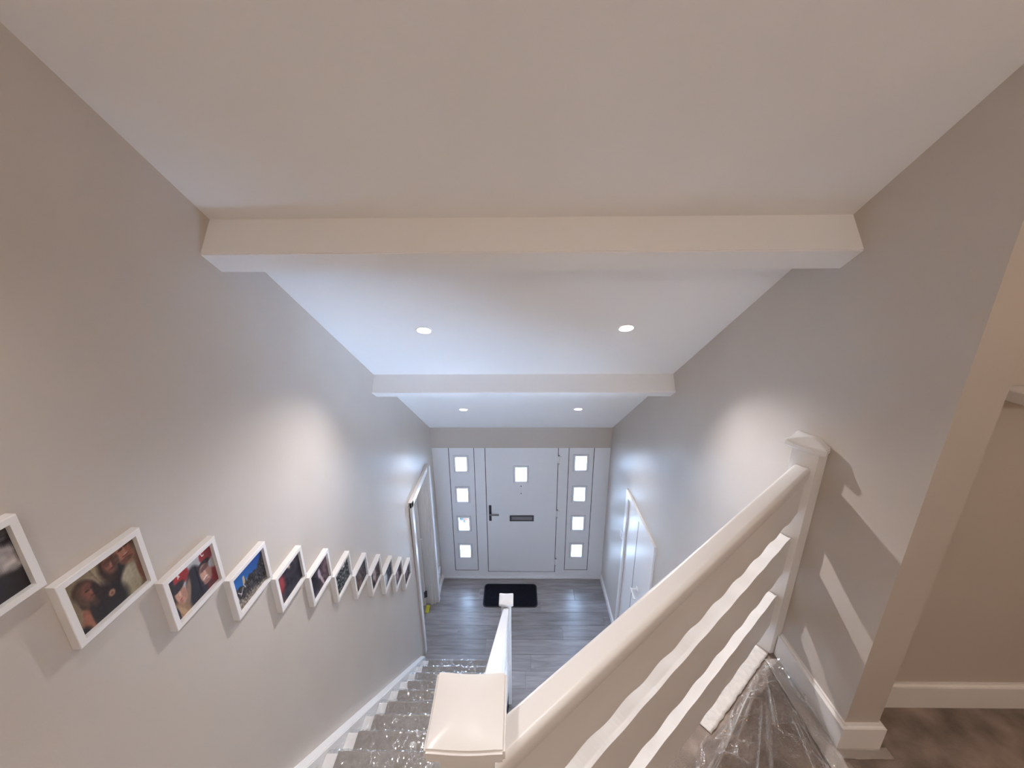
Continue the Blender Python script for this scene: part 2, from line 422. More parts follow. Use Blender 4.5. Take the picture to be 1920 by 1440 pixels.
def pierced(name, x0, x1, z0, z1, holes, parent):
    """panel with square openings, built round them, each opening with bead and pane"""
    ys, ye = YF0 + .004, YF0 + .052
    bm = bmesh.new()
    xs = sorted({x0, x1} | {h[0] for h in holes} | {h[1] for h in holes})
    zs = sorted({z0, z1} | {h[2] for h in holes} | {h[3] for h in holes})
    V = {}
    def vert(i, j, y):
        k = (i, j, y)
        if k not in V: V[k] = bm.verts.new((xs[i], y, zs[j]))
        return V[k]
    def solid(i, j):
        if i < 0 or j < 0 or i >= len(xs) - 1 or j >= len(zs) - 1: return False
        c = ((xs[i] + xs[i + 1]) / 2, (zs[j] + zs[j + 1]) / 2)
        return not any(h[0] < c[0] < h[1] and h[2] < c[1] < h[3] for h in holes)
    for i in range(len(xs) - 1):
        for j in range(len(zs) - 1):
            if not solid(i, j): continue
            for yy in (ys, ye): bm.faces.new((vert(i, j, yy), vert(i + 1, j, yy), vert(i + 1, j + 1, yy), vert(i, j + 1, yy)))
            for di, dj, a, bb in ((-1, 0, (i, j), (i, j + 1)), (1, 0, (i + 1, j), (i + 1, j + 1)), (0, -1, (i, j), (i + 1, j)), (0, 1, (i, j + 1), (i + 1, j + 1))):
                if not solid(i + di, j + dj):
                    bm.faces.new((vert(*a, ys), vert(*bb, ys), vert(*bb, ye), vert(*a, ye)))
    panel = obj(name, bm, UPVC, parent)
    for h in holes:
        bb = bmesh.new(); wdt, pr = .024, .012
        for (a, b2, c, d) in ((h[0] - wdt, h[0], h[2] - wdt, h[3] + wdt), (h[1], h[1] + wdt, h[2] - wdt, h[3] + wdt), (h[0], h[1], h[2] - wdt, h[2]), (h[0], h[1], h[3], h[3] + wdt)):
            box_bm(a, b2, ys - pr, ys + .003, c, d, bev=.004, seg=2, bm=bb)
        obj('glazing_bead', bb, UPVC, panel)
        gk = bmesh.new(); w1, w2 = wdt, wdt + .0045  # grey ring drawn for the thin shadow round each bead
        for (a, b2, c, d) in ((h[0] - w2, h[0] - w1, h[2] - w2, h[3] + w2), (h[1] + w1, h[1] + w2, h[2] - w2, h[3] + w2), (h[0] - w1, h[1] + w1, h[2] - w2, h[2] - w1), (h[0] - w1, h[1] + w1, h[3] + w1, h[3] + w2)):
            box_bm(a, b2, ys - .0015, ys + .003, c, d, bm=gk)
        obj('bead_shade', gk, BEADSHADE, panel)
        box('pane', h[0] - .002, h[1] + .002, ys + .022, ys + .028, h[2] - .002, h[3] + .002, GLASS, panel)
    return panel
pierced('side_panel', SLX0, SLX1, SLZ0, 2.06, [(-.797, -.661, zc - .096, zc + .096) for zc in (1.815, 1.357, .905, .457)], front)
pierced('side_panel', SRX0, SRX1, SRZ0, 2.06, [(.745, .883, zc - .096, zc + .096) for zc in (1.83, 1.372, .919, .471)], front)
leaf = pierced('door_leaf', LEAF_X0, LEAF_X1, LEAF_Z0, 2.06, [(-.025, .115, 1.568, 1.764)], front)
# handle, letter plate, fixing holes
LY = YF0 + .004
hp = obj('handle_plate', box_bm(-.385, -.352, LY - .010, LY, .955, 1.200, bev=.006), DARKMETAL, leaf)
bm = cyl_bm((-.367, LY - .045, 1.078), (0, 1, 0), .011, .037)
obj('handle_neck', bm, DARKMETAL, leaf)
obj('handle_lever', box_bm(-.378, -.250, LY - .056, LY - .040, 1.066, 1.090, bev=.006), STEEL, leaf)
bm = bmesh.new()
for a, b2, c, d in ((-.108, .218, 1.022, 1.042), (-.108, .218, .950, .966), (-.108, -.086, .962, 1.026), (.196, .218, .962, 1.026)):
    box_bm(a, b2, LY - .010, LY, c, d, bev=.003, seg=1, bm=bm)
obj('letter_plate_frame', bm, DARKMETAL, leaf)
obj('letter_flap', box_bm(-.088, .198, LY - .007, LY, .968, 1.020, bev=.004), STEEL, leaf)
for z in (1.490, 1.379):
    obj('fixing_hole', cyl_bm((.045, LY - .003, z), (0, 1, 0), .007, .004, 12), SEAL, leaf)
for z in (1.885, 1.075, .285):
    bm = cyl_bm((LEAF_X1 + .012, YF0 - .010, z - .052), (0, 0, 1), .010, .104, 14)
    box_bm(LEAF_X1 - .004, LEAF_X1 + .050, YF0 - .006, YF0 + .003, z - .040, z + .040, bev=.002, seg=1, bm=bm)
    obj('hinge', bm, UPVC, front)
    bm = cyl_bm((LEAF_X1 + .012, YF0 - .010, z + .052), (0, 0, 1), .0105, .008, 14)
    cyl_bm((LEAF_X1 + .012, YF0 - .010, z - .060), (0, 0, 1), .0105, .008, 14, bm=bm)
    obj('hinge_cap', bm, STEEL, front)
# light enters by the panes: sample the sky through them
for (x, z) in [(-.728, zc) for zc in (1.815, 1.357, .905, .457)] + [(.815, zc) for zc in (1.83, 1.372, .919, .471)] + [(.045, 1.666)]:
    pl = bpy.data.lights.new('sky_portal', 'AREA'); pl.shape = 'RECTANGLE'; pl.size = .17; pl.size_y = .24
    pl.cycles.is_portal = True
    po = bpy.data.objects.new('sky_portal', pl); COL.objects.link(po)
    po.location = (x, YD + .075, z); po.rotation_euler = (-PI / 2, 0, 0)

# outside: paving and a clipped shrub in a pot
structure(box('ground', -6, 6, YD + .16, 16, -0.25, -0.10, PAVING))
pot = empty('potted_shrub', (-.93, 5.95, -.10)); tag(pot, 'green potted shrub outside, seen through third pane of left side panel', 'plant')
obj('pot', cyl_bm((-.93, 5.95, -.10), (0, 0, 1), .10, .15, 20, r2=.14), BARK, pot)
bm = bmesh.new()
rr = random.Random(3)
for k in range(480):
    a, e, r = rr.uniform(0, 2 * PI), rr.uniform(-.2, 1.4), rr.uniform(.08, .22)
    c = Vector((-.93 + r * math.cos(a) * math.cos(e), 5.95 + r * math.sin(a) * math.cos(e), .12 + r * math.sin(e)))
    u = Vector((rr.gauss(0, 1), rr.gauss(0, 1), rr.gauss(0, 1))).normalized(); v = u.orthogonal().normalized()
    q = [bm.verts.new(c + u * .045), bm.verts.new(c + v * .024), bm.verts.new(c - u * .045), bm.verts.new(c - v * .024)]
    bm.faces.new(q)
fo = obj('foliage', bm, LEAF, pot); fo['kind'] = 'stuff'

# ------------------------------------------------------------------ left doorway, leaf swung into the side room
d2 = structure(empty('door_2', (-1.08, (DO0 + DO1) / 2, 0)))
AW = .062
def xf(z): return xl(z)
box('architrave', -1.086, -1.058, DO0 - AW, DO0 + .004, 0, DH + AW, TRIM, d2, bev=.004)
box('architrave', -1.086, -1.040, DO1 - .004, DO1 + AW, 0, DH + AW, TRIM, d2, bev=.006)
box('architrave', -1.098, -1.058, DO0 - AW, DO1 + AW, DH - .002, DH + AW + .004, TRIM, d2, bev=.004)
box('lining', -1.205, -1.082, DO1 - .022, DO1 + .002, 0, DH, TRIM, d2, bev=.002)
box('lining', -1.205, -1.082, DO0 - .002, DO0 + .018, 0, DH, TRIM, d2, bev=.002)
box('lining', -1.205, -1.094, DO0 + .018, DO1 - .022, DH - .022, DH, TRIM, d2, bev=.002)
box('door_stop', -1.150, -1.118, DO1 - .036, DO1 - .022, 0, DH - .022, TRIM, d2, bev=.002)
bm = box_bm(-1.93, -1.205, DO1 - .062, DO1 - .026, .008, DH - .03, bev=.002)
lf = obj('door_leaf', bm, TRIM, d2)
for x0, x1, z0, z1 in ((-1.83, -1.30, .20, .95), (-1.83, -1.30, 1.08, 1.83)):
    box('raised_panel', x0, x1, DO1 - .067, DO1 - .061, z0, z1, TRIM, lf, bev=.004)
for z in (.19, 1.0, 1.75):
    bm = cyl_bm((-1.208, DO1 - .066, z - .045), (0, 0, 1), .007, .09, 12)
    box_bm(-1.212, -1.180, DO1 - .060, DO1 - .040, z - .045, z + .045, bm=bm)
    obj('hinge', bm, DARKMETAL if z < .5 else TRIM, d2)
wd = prism('door_wedge', [(4.00, 0.0), (4.095, 0.0), (4.095, .030), (4.0, .004)], 'x', -1.195, -1.150, YELLOW, bev=.002)
tag(wd, 'small yellow wedge on the floor below the open left door', 'wedge')

# ------------------------------------------------------------------ double cupboard doors in the right wall
d3 = structure(empty('door_3', (XR, (CO0 + CO1) / 2, 0)))
XA = XR - .017
box('architrave', XA, XR + .004, CO0 - .068, CO0 + .004, 0, CH + .066, TRIM, d3, bev=.004)
box('architrave', XA, XR + .004, CO1 - .004, CO1 + .068, 0, CH + .066, TRIM, d3, bev=.004)
box('architrave', XA - .002, XR + .004, CO0 - .07, CO1 + .07, CH - .004, CH + .068, TRIM, d3, bev=.004)
MID = 3.338
box('door_leaf', XR + .004, XR + .040, MID + .004, CO1 - .005, .008, CH - .004, TRIM, d3, bev=.003)
nl = box('door_leaf', XR + .004, XR + .040, CO0 + .005, MID - .006, .008, CH - .004, TRIM, d3, bev=.003)
box('gap_shade', XR + .0045, XR + .045, MID - .006, MID + .004, .008, CH - .004, SEAL, d3)  # dark strip standing in for the shade between the leaves
bm = cyl_bm((XR - .050, 3.19, 1.205), (1, 0, 0), .010, .054, 14)
cyl_bm((XR - .004, 3.19, 1.205), (1, 0, 0), .026, .009, 20, bm=bm)
obj('handle_rose', bm, TRIM, nl)
obj('handle_lever', box_bm(XR - .062, XR - .046, 3.06, 3.205, 1.195, 1.215, bev=.005), TRIM, nl)

# ------------------------------------------------------------------ switch and socket
sw = empty('light_switch', (XR, 3.815, 1.31)); tag(sw, 'white light switch on right wall between front door and cupboard', 'switch')
box('face_plate', XR - .010, XR + .001, 3.772, 3.858, 1.31, 1.396, TRIM, sw, bev=.003)
box('rocker', XR - .015, XR - .008, 3.803, 3.827, 1.333, 1.373, TRIM, sw, bev=.002)
so = empty('wall_socket', (-1.075, 4.40, .22)); tag(so, 'white double socket low on left wall beside front door', 'socket')
box('face_plate', -1.082, -1.066, 4.33, 4.475, .22, .306, UPVC, so, bev=.003)
for yy in (4.366, 4.438):
    box('rocker', -1.068, -1.062, yy - .009, yy + .009, .275, .297, UPVC, so, bev=.001)

# ------------------------------------------------------------------ downlights
names = ['left round downlight of the middle ceiling bay between the two beams', 'right round downlight of the middle ceiling bay between the two beams',
         'left small downlight in the lowest ceiling bay over the front door', 'right small downlight in the lowest ceiling bay over the front door',
         'left downlight in the upper bay overhead, above the picture frame frame cut by the edge', 'right downlight in the upper bay overhead, nearest the landing pillar']
names[4] = 'left downlight overhead in the upper bay, above the wide top landing'
for i, (lx, ly) in enumerate(LIGHT_XY):
    c = Vector((lx, ly, ceil_z(ly)))
    t = empty('recessed_downlight', c); tag(t, names[i], 'downlight', 'recessed ceiling downlights')
    bm = bmesh.new(); n = 36; rings = []
    u = Vector((1, 0, 0)); v = CN.cross(u)
    for r, h in ((.049, -.010), (.049, .003), (.041, .004), (.0385, .001), (.0385, -.010)):
        rings.append([bm.verts.new(c + (u * math.cos(2 * PI * k / n) + v * math.sin(2 * PI * k / n)) * r + CN * h) for k in range(n)])
    rings.append(rings[0])
    for a, b2 in zip(rings, rings[1:]):
        for k in range(n): bm.faces.new((a[k], a[(k + 1) % n], b2[(k + 1) % n], b2[k]))
    obj('bezel', bm, TRIM, t, smooth=False)
    lb_ = bmesh.new(); bmesh.ops.create_uvsphere(lb_, u_segments=24, v_segments=12, radius=.038)
    mrot = Matrix.Translation(c - CN * .002) @ CN.to_track_quat('Z', 'Y').to_matrix().to_4x4() @ Matrix.Diagonal((1, 1, .30, 1))
    bmesh.ops.transform(lb_, matrix=mrot, verts=lb_.verts)
    obj('lens', lb_, LED, t, smooth=True)

# ------------------------------------------------------------------ stairs
SX0, SX1 = -1.03, -0.135
st = empty('staircase', (-.58, 2.0, 0)); tag(st, 'straight white staircase with open-topped wall string down to hall', 'staircase')
st['label'] = 'straight white painted staircase running down from landing to the hall'
def ny(k): return STEP_Y0 - GO * (k - 1)
for k in range(1, 13):
    yk, zk = ny(k), RI * k; yb = ny(k + 1) - .022; z0 = zk - RI
    x1 = SX1 if k > 2 else -.157
    pts = [(yk - .022, z0), (yk - .022, zk - .032), (yk - .004, zk - .032), (yk, zk - .026), (yk, zk - .008), (yk - .006, zk - .001), (yk - .014, zk), (yb, zk), (yb, z0)]
    prism('step', pts, 'x', SX0 + .001, x1, TRIM, st)
# wall string with skirting ledge
def nose(yv): return RI + (STEP_Y0 - yv) * RI / GO
yt, ybm = YL - .02, 3.30
def string(name, x0, x1, up, dn, yend):
    pts = [(yt, nose(yt) + up), (yend, nose(yend) + up), (yend, max(0.0, nose(yend) - dn)), (yend - .0, 0.0), (STEP_Y0 - .15, 0.0), (yt, nose(yt) - dn)]
    pts = [p for i, p in enumerate(pts) if i == 0 or (abs(p[0] - pts[i - 1][0]) + abs(p[1] - pts[i - 1][1])) > 1e-4]
    bm = prism_bm(pts, 'x', x0, x1)
    bmesh.ops.recalc_face_normals(bm, faces=bm.faces)
    bmesh.ops.bevel(bm, geom=list(bm.edges), offset=.004, segments=2, affect='EDGES')
    for vv_ in bm.verts:
        if vv_.co.x < -1.06: vv_.co.x = xl(vv_.co.z) + .0005
    return obj(name, bm, TRIM, st)
string('wall_string', -1.112, SX0, 0.028, .25, 3.30)
string('outer_string', SX1, SX1 + .038, 0.02, .25, 2.90)
box('spandrel_panel', SX1 + .004, SX1 + .020, 0.02, 2.6, 0.0, .55, TRIM, st)
prism('spandrel_panel', [(.02, .5), (2.45, .5), (.6, 2.2), (.02, 2.35)], 'x', SX1 + .004, SX1 + .020, WALL, st)

# carpet runner following the steps
def step_path(off, rn=.012):
    path = []
    for k in range(13, 0, -1):
        yk, zk = ny(k), RI * k
        if k < 13: path.append((ny(k + 1) - .022 + off, zk + off))
        else: path.append((YL - .18, zk + off))
        for a in np.linspace(90, -60, 7):
            path.append((yk - rn + (rn + off) * math.cos(math.radians(a)), zk - rn + (rn + off) * math.sin(math.radians(a))))
        path.append((yk - .022 + off, zk - .034))
        path.append((yk - .022 + off, zk - RI + off + .002))
    return path
CX0, CX1 = -0.965, -0.205
outer = step_path(.011); inner = step_path(.001)
bm = bmesh.new()
NXC = 2
cols = []
for x in (CX0, CX1):
    cols.append(([bm.verts.new((x, p[0], p[1])) for p in outer], [bm.verts.new((x, p[0], p[1])) for p in inner]))
m = len(outer)
for i in range(m - 1):
    bm.faces.new((cols[0][0][i], cols[1][0][i], cols[1][0][i + 1], cols[0][0][i + 1]))
    bm.faces.new((cols[0][1][i], cols[0][1][i + 1], cols[1][1][i + 1], cols[1][1][i]))
    for c in cols: bm.faces.new((c[0][i], c[0][i + 1], c[1][i + 1], c[1][i]))
rn_ = obj('stair_carpet', bm, STAIRCARPET); tag(rn_, 'grey carpet runner fitted down the white staircase', 'carpet')

# clear film over the runner, taped to the string with a wavy edge
fp = step_path(.020, .02)
dense = []
for a, b2 in zip(fp, fp[1:]):
    L = math.hypot(b2[0] - a[0], b2[1] - a[1]); q = max(1, int(L / .008))
    for j in range(q): dense.append((a[0] + (b2[0] - a[0]) * j / q, a[1] + (b2[1] - a[1]) * j / q))
dense.append(fp[-1])
xsf = [SX0 + .004] + list(np.linspace(SX0 + .012, SX1 - .035, 150))
bm = bmesh.new(); grid = []
rs = random.Random(5); SCR = []
for i, (yy, zz) in enumerate(dense):
    rowv = []
    for j, x in enumerate(xsf):
        nz = noise.noise(Vector((x * 9, yy * 14, zz * 14))) * .007 + noise.noise(Vector((x * 30, yy * 22 + 4, zz * 22))) * .005 + abs(noise.noise(Vector((x * 70, yy * 30, zz * 30 + 3)))) * .0028
        ck = max(0, 1 - abs(noise.noise(Vector((x * 22 + 7, yy * 13, zz * 13)))) * 16) * max(0, min(1, noise.noise(Vector((x * 7, yy * 7, zz * 7 + 9))) * 4))  # random thin highlight lines, painted into the film's haze
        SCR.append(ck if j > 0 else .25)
        if j == 0:
            up = .016 + .010 * math.sin(yy * 34) + .004 * math.sin(yy * 71 + 1)
            rowv.append(bm.verts.new((x, yy, min(max(zz, nose(yy) - .04), nose(yy) + .0) + up - .01)))
        else:
            rowv.append(bm.verts.new((x, yy + abs(nz) * .7, zz + abs(nz))))
    grid.append(rowv)
for a, b2 in zip(grid, grid[1:]):
    for j in range(len(xsf) - 1):
        if rs.random() < .5: bm.faces.new((a[j], a[j + 1], b2[j + 1])); bm.faces.new((a[j], b2[j + 1], b2[j]))
        else: bm.faces.new((a[j], a[j + 1], b2[j])); bm.faces.new((a[j + 1], b2[j + 1], b2[j]))
fm = obj('stair_film', bm, STAIRFILM); set_glint(fm, SCR); tag(fm, 'clear crinkled plastic film laid down over the carpeted stairs', 'plastic film')

# ------------------------------------------------------------------ newel posts
def cap_bm(c, u, v, zc, half, hs, crisp=False):
    """pillow cap with corners drawn up and scooped edges; zc = height of the corners"""
    bm = bmesh.new(); n = 16; G2 = {}
    def hgt(a, b2):
        m_, n_ = max(abs(a), abs(b2)), min(abs(a), abs(b2))
        q = n_ / m_ if m_ > 1e-6 else 0
        if not crisp: return .007 * (1 - (a * a + b2 * b2) / 2) - .008 * m_ * m_ * (1 - q * q) ** 1.5
        return .014 * (1 - m_ ** 1.15) - .0075 * m_ ** 1.5 * (1 - q * q) ** 1.2
    for i in range(n + 1):
        for j in range(n + 1):
            a, b2 = -1 + 2 * i / n, -1 + 2 * j / n
            p = c + u * (a * half) + v * (b2 * half)
            G2[i, j] = bm.verts.new((p.x, p.y, zc + hgt(a, b2)))
    for i in range(n):
        for j in range(n): bm.faces.new((G2[i, j], G2[i + 1, j], G2[i + 1, j + 1], G2[i, j + 1]))
    ring = [(i, 0) for i in range(n)] + [(n, j) for j in range(n)] + [(n - i, n) for i in range(n)] + [(0, n - j) for j in range(n)]
    low = []; lo2 = []
    for (i, j) in ring:
        a, b2 = -1 + 2 * i / n, -1 + 2 * j / n
        p = c + u * (a * half) + v * (b2 * half); low.append(bm.verts.new((p.x, p.y, zc - hs)))
        p = c + u * (a * half * .9) + v * (b2 * half * .9); lo2.append(bm.verts.new((p.x, p.y, zc - hs - .005)))
    q = len(ring)
    for k in range(q):
        bm.faces.new((G2[ring[k]], G2[ring[(k + 1) % q]], low[(k + 1) % q], low[k]))
        bm.faces.new((low[k], low[(k + 1) % q], lo2[(k + 1) % q], lo2[k]))
    bm.faces.new(lo2)
    bmesh.ops.recalc_face_normals(bm, faces=bm.faces)
    ed = []
    for e in bm.edges:
        if len(e.link_faces) == 2 and e.calc_face_angle(0) > .7: ed.append(e)
    bmesh.ops.bevel(bm, geom=ed, offset=.004, segments=3, affect='EDGES')
    return bm
def cut_x(bm, x):
    geom = list(bm.verts) + list(bm.edges) + list(bm.faces)
    r = bmesh.ops.bisect_plane(bm, geom=geom, plane_co=(x, 0, 0), plane_no=(1, 0, 0), clear_outer=True)
    ed = [g for g in r['geom_cut'] if isinstance(g, bmesh.types.BMEdge)]
    bmesh.ops.holes_fill(bm, edges=ed)
    return bm
def smooth_auto(o, ang=35):
    for p in o.data.polygons: p.use_smooth = True
    o.data.set_sharp_from_angle(angle=math.radians(ang))
    return o
def newel(c, u, v, z0, zc, half, label, cut=None, hw=.045, crisp=False):
    c = Vector((c[0], c[1], 0)); t = empty('newel_post', (c.x, c.y, z0)); tag(t, label, 'newel post')
    bm = bmesh.new()
    A = []
    for z in (z0, zc - .0295):
        A.append([bm.verts.new(c + u * (a * hw) + v * (b2 * hw) + Vector((0, 0, z))) for a, b2 in ((-1, -1), (1, -1), (1, 1), (-1, 1))])
    bm.faces.new(A[0]); bm.faces.new(A[1])
    for k in range(4): bm.faces.new((A[0][k], A[0][(k + 1) % 4], A[1][(k + 1) % 4], A[1][k]))
    bmesh.ops.recalc_face_normals(bm, faces=bm.faces)
    bmesh.ops.bevel(bm, geom=[e for e in bm.edges if abs(e.verts[0].co.z - e.verts[1].co.z) > .1], offset=.004, segments=2, affect='EDGES')
    if cut: cut_x(bm, cut)
    if crisp:                                   # scribed to the wall: near corner squared off against it
        bm.free(); f = c - u * hw + v * hw; l = c - u * hw - v * hw
        pl = [(f.x, f.y), (cut, f.y + .006), (cut, l.y + .085), (l.x + u.x * .075, l.y + u.y * .075), (l.x, l.y)]
        bm = prism_bm(pl, 'z', z0, zc - .0295)
    obj('post', bm, TRIM, t)
    cb = cap_bm(c, u, v, zc, half, .026, crisp)
    if cut: cut_x(cb, cut)
    smooth_auto(obj('cap', cb, TRIM, t))
    return t
EX, EY = Vector((1, 0, 0)), Vector((0, 1, 0))
newel((-.084, .477), EX, EY, LZ - .35, 3.645, .0635, 'white newel post with square cap nearest the camera, at top of stairs')
newel((P0.x, P0.y), T, N, LZ, 3.680, .069, 'white newel post cut against right wall, where balustrade ends', cut=XR - .0005, crisp=True)
newel((-.109, 2.95), EX, EY, 0.0, 1.325, .066, 'white newel post at the foot of the stairs, in front of black doormat')

# ------------------------------------------------------------------ balustrades: thick handrail over wavy-edged boards
def rail_profile(wd, ht, r):
    pts = []
    hw = wd / 2
    for cxp, czp, a0 in ((hw - r, ht - r, 0), (-hw + r, ht - r, 90)):
        for a in np.linspace(a0, a0 + 90, 6):
            pts.append((cxp + r * math.cos(math.radians(a)), czp + r * math.sin(math.radians(a))))
    rb = .008
    for cxp, czp, a0 in ((-hw + rb, rb, 180), (hw - rb, rb, 270)):
        for a in np.linspace(a0, a0 + 90, 3):
            pts.append((cxp + rb * math.cos(math.radians(a)), czp + rb * math.sin(math.radians(a))))
    return pts
def wavy_board(pt, L, zb, zt, hw, across, wl_=.14, ab=.006, at_=.003, ph=0.0):
    """pt(s) -> base point on the board's centre line (z included as offset); board on edge"""
    n = max(8, int(L / .014)); bm = bmesh.new(); cols = []
    for i in range(n + 1):
        s = L * i / n; p = pt(s)
        b0 = zb + ab * math.sin(2 * PI * s / wl_ + ph); t0 = zt + at_ * math.sin(2 * PI * s / wl_ + ph + 1.2)
        cols.append([bm.verts.new(p + across * a + Vector((0, 0, z))) for a, z in ((-hw, b0), (hw, b0), (hw, t0), (-hw, t0))])
    for a, b2 in zip(cols, cols[1:]):
        for k in range(4): bm.faces.new((a[k], a[(k + 1) % 4], b2[(k + 1) % 4], b2[k]))
    bm.faces.new(cols[0]); bm.faces.new(list(reversed(cols[-1])))
    bmesh.ops.recalc_face_normals(bm, faces=bm.faces)
    return bm
s0, s1 = -1.62, -.046
lb = empty('landing_balustrade', diag(-.78, 0, LZ)); tag(lb, 'white diagonal landing balustrade of wavy boards under broad handrail', 'balustrade')
RT = 3.580
prof = rail_profile(.058, .054, .013)
def cut_lo(bm, x):
    geom = list(bm.verts) + list(bm.edges) + list(bm.faces)
    r = bmesh.ops.bisect_plane(bm, geom=geom, plane_co=(x, 0, 0), plane_no=(-1, 0, 0), clear_outer=True)
    bmesh.ops.holes_fill(bm, edges=[g for g in r['geom_cut'] if isinstance(g, bmesh.types.BMEdge)])
    return bm
smooth_auto(obj('handrail', cut_lo(sweep_bm(prof, [(diag(s, .001, RT - .053), N, Vector((0, 0, 1))) for s in (s0, s1)]), -.0385), TRIM, lb), 30)
HB = .021
ptd = lambda s: diag(s0 + s, 0, 0)
for zb, zt, ph in ((3.369, RT - .048, 0.3), (3.0716, 3.261, 1.7), (2.779, 2.960, .9)):
    bm = wavy_board(ptd, s1 - s0, zb, zt, HB, N, at_=(0 if zt > 3.4 else .0025), ph=ph)
    obj('wavy_board', cut_lo(bm, -.0385), TRIM, lb)
sb = empty('stair_balustrade', (-.097, 1.7, .9)); tag(sb, 'white sloping stair balustrade from top newel down to bottom newel', 'balustrade')
A = Vector((-.084, .524, 0)); B = Vector((-.109, 2.903, 0))
def slope_z(yy): return 1.262 + (2.903 - yy) * RI / GO
frames = []
for p in (A, B):
    frames.append((Vector((p.x, p.y, slope_z(p.y) - .050)), EX, Vector((0, 0, 1))))
prof2 = rail_profile(.060, .050, .015)
smooth_auto(obj('handrail', sweep_bm(prof2, frames), TRIM, sb), 30)
def pts_(s):
    p = A + (B - A) * (s / 2.379)
    return Vector((p.x, p.y, slope_z(p.y)))
for zb, zt, ph in ((-.225, -.046, .2), (-.523, -.334, 1.1), (-.742, -.63, 2.0)):
    obj('wavy_board', wavy_board(pts_, 2.379, zb, zt, HB, EX, ph=ph, at_=(0 if zt > -.1 else .004)), TRIM, sb)

# ------------------------------------------------------------------ picture frames down the left wall
def rgbf(c): return np.array(c, float)
def canvas(nx, ny_, bgc):
    im = np.empty((ny_, nx, 3)); im[:] = bgc
    return im
def UV(im):
    h, w_, _ = im.shape
    return np.meshgrid((np.arange(w_) + .5) / w_, (np.arange(h) + .5) / h)
def ell(im, cx_, cy_, rx, ry, col, rot=0, soft=.12):
    U, V = UV(im); a = math.radians(rot)
    x = (U - cx_) * 1.25; y_ = V - cy_
    xr = (x * math.cos(a) + y_ * math.sin(a)) / (rx * 1.25); yr = (-x * math.sin(a) + y_ * math.cos(a)) / ry
    d = np.sqrt(xr * xr + yr * yr); k = np.clip((1 + soft - d) / (2 * soft), 0, 1)[..., None]
    im[:] = im * (1 - k) + rgbf(col) * k
def half(im, a, b2, c, col, soft=.02):       # where a*u + b*v > c
    U, V = UV(im); k = np.clip((a * U + b2 * V - c) / soft + .5, 0, 1)[..., None]
    im[:] = im * (1 - k) + rgbf(col) * k
def bar(im, x0, y0, x1, y1, wd, col):
    U, V = UV(im); dx, dy = x1 - x0, y1 - y0; L = math.hypot(dx, dy)
    t = np.clip(((U - x0) * dx + (V - y0) * dy) / (L * L), 0, 1)
    d = np.hypot(U - x0 - t * dx, V - y0 - t * dy); k = np.clip((wd - d) / .012 + .5, 0, 1)[..., None]
    im[:] = im * (1 - k) + rgbf(col) * k
def speckle(im, amt, sc, seed, mask=None):
    U, V = UV(im); h, w_, _ = im.shape
    f = np.array([[noise.noise(Vector((U[i, j] * sc, V[i, j] * sc * .8, seed))) for j in range(w_)] for i in range(h)])[..., None]
    im[:] = np.clip(im + f * amt * (1 if mask is None else mask[..., None]), 0, 255)
def pic0():
    im = canvas(56, 44, (34, 30, 32)); half(im, 0, 1, .80, (62, 58, 58)); half(im, .3, 1, 1.12, (30, 27, 28))
    for a in ((.80, .66, .17, .10, (150, 142, 140)), (.88, .50, .13, .16, (196, 188, 186)), (.74, .60, .10, .07, (180, 174, 172)), (.93, .38, .08, .06, (165, 158, 156)), (.62, .72, .12, .04, (110, 104, 104)), (.40, .62, .2, .1, (90, 86, 86))): ell(im, *a, soft=.4)
    speckle(im, 60, 14, 1.3); half(im, -.2, -1, -.42 - .1, (36, 30, 33), .1)
    return im
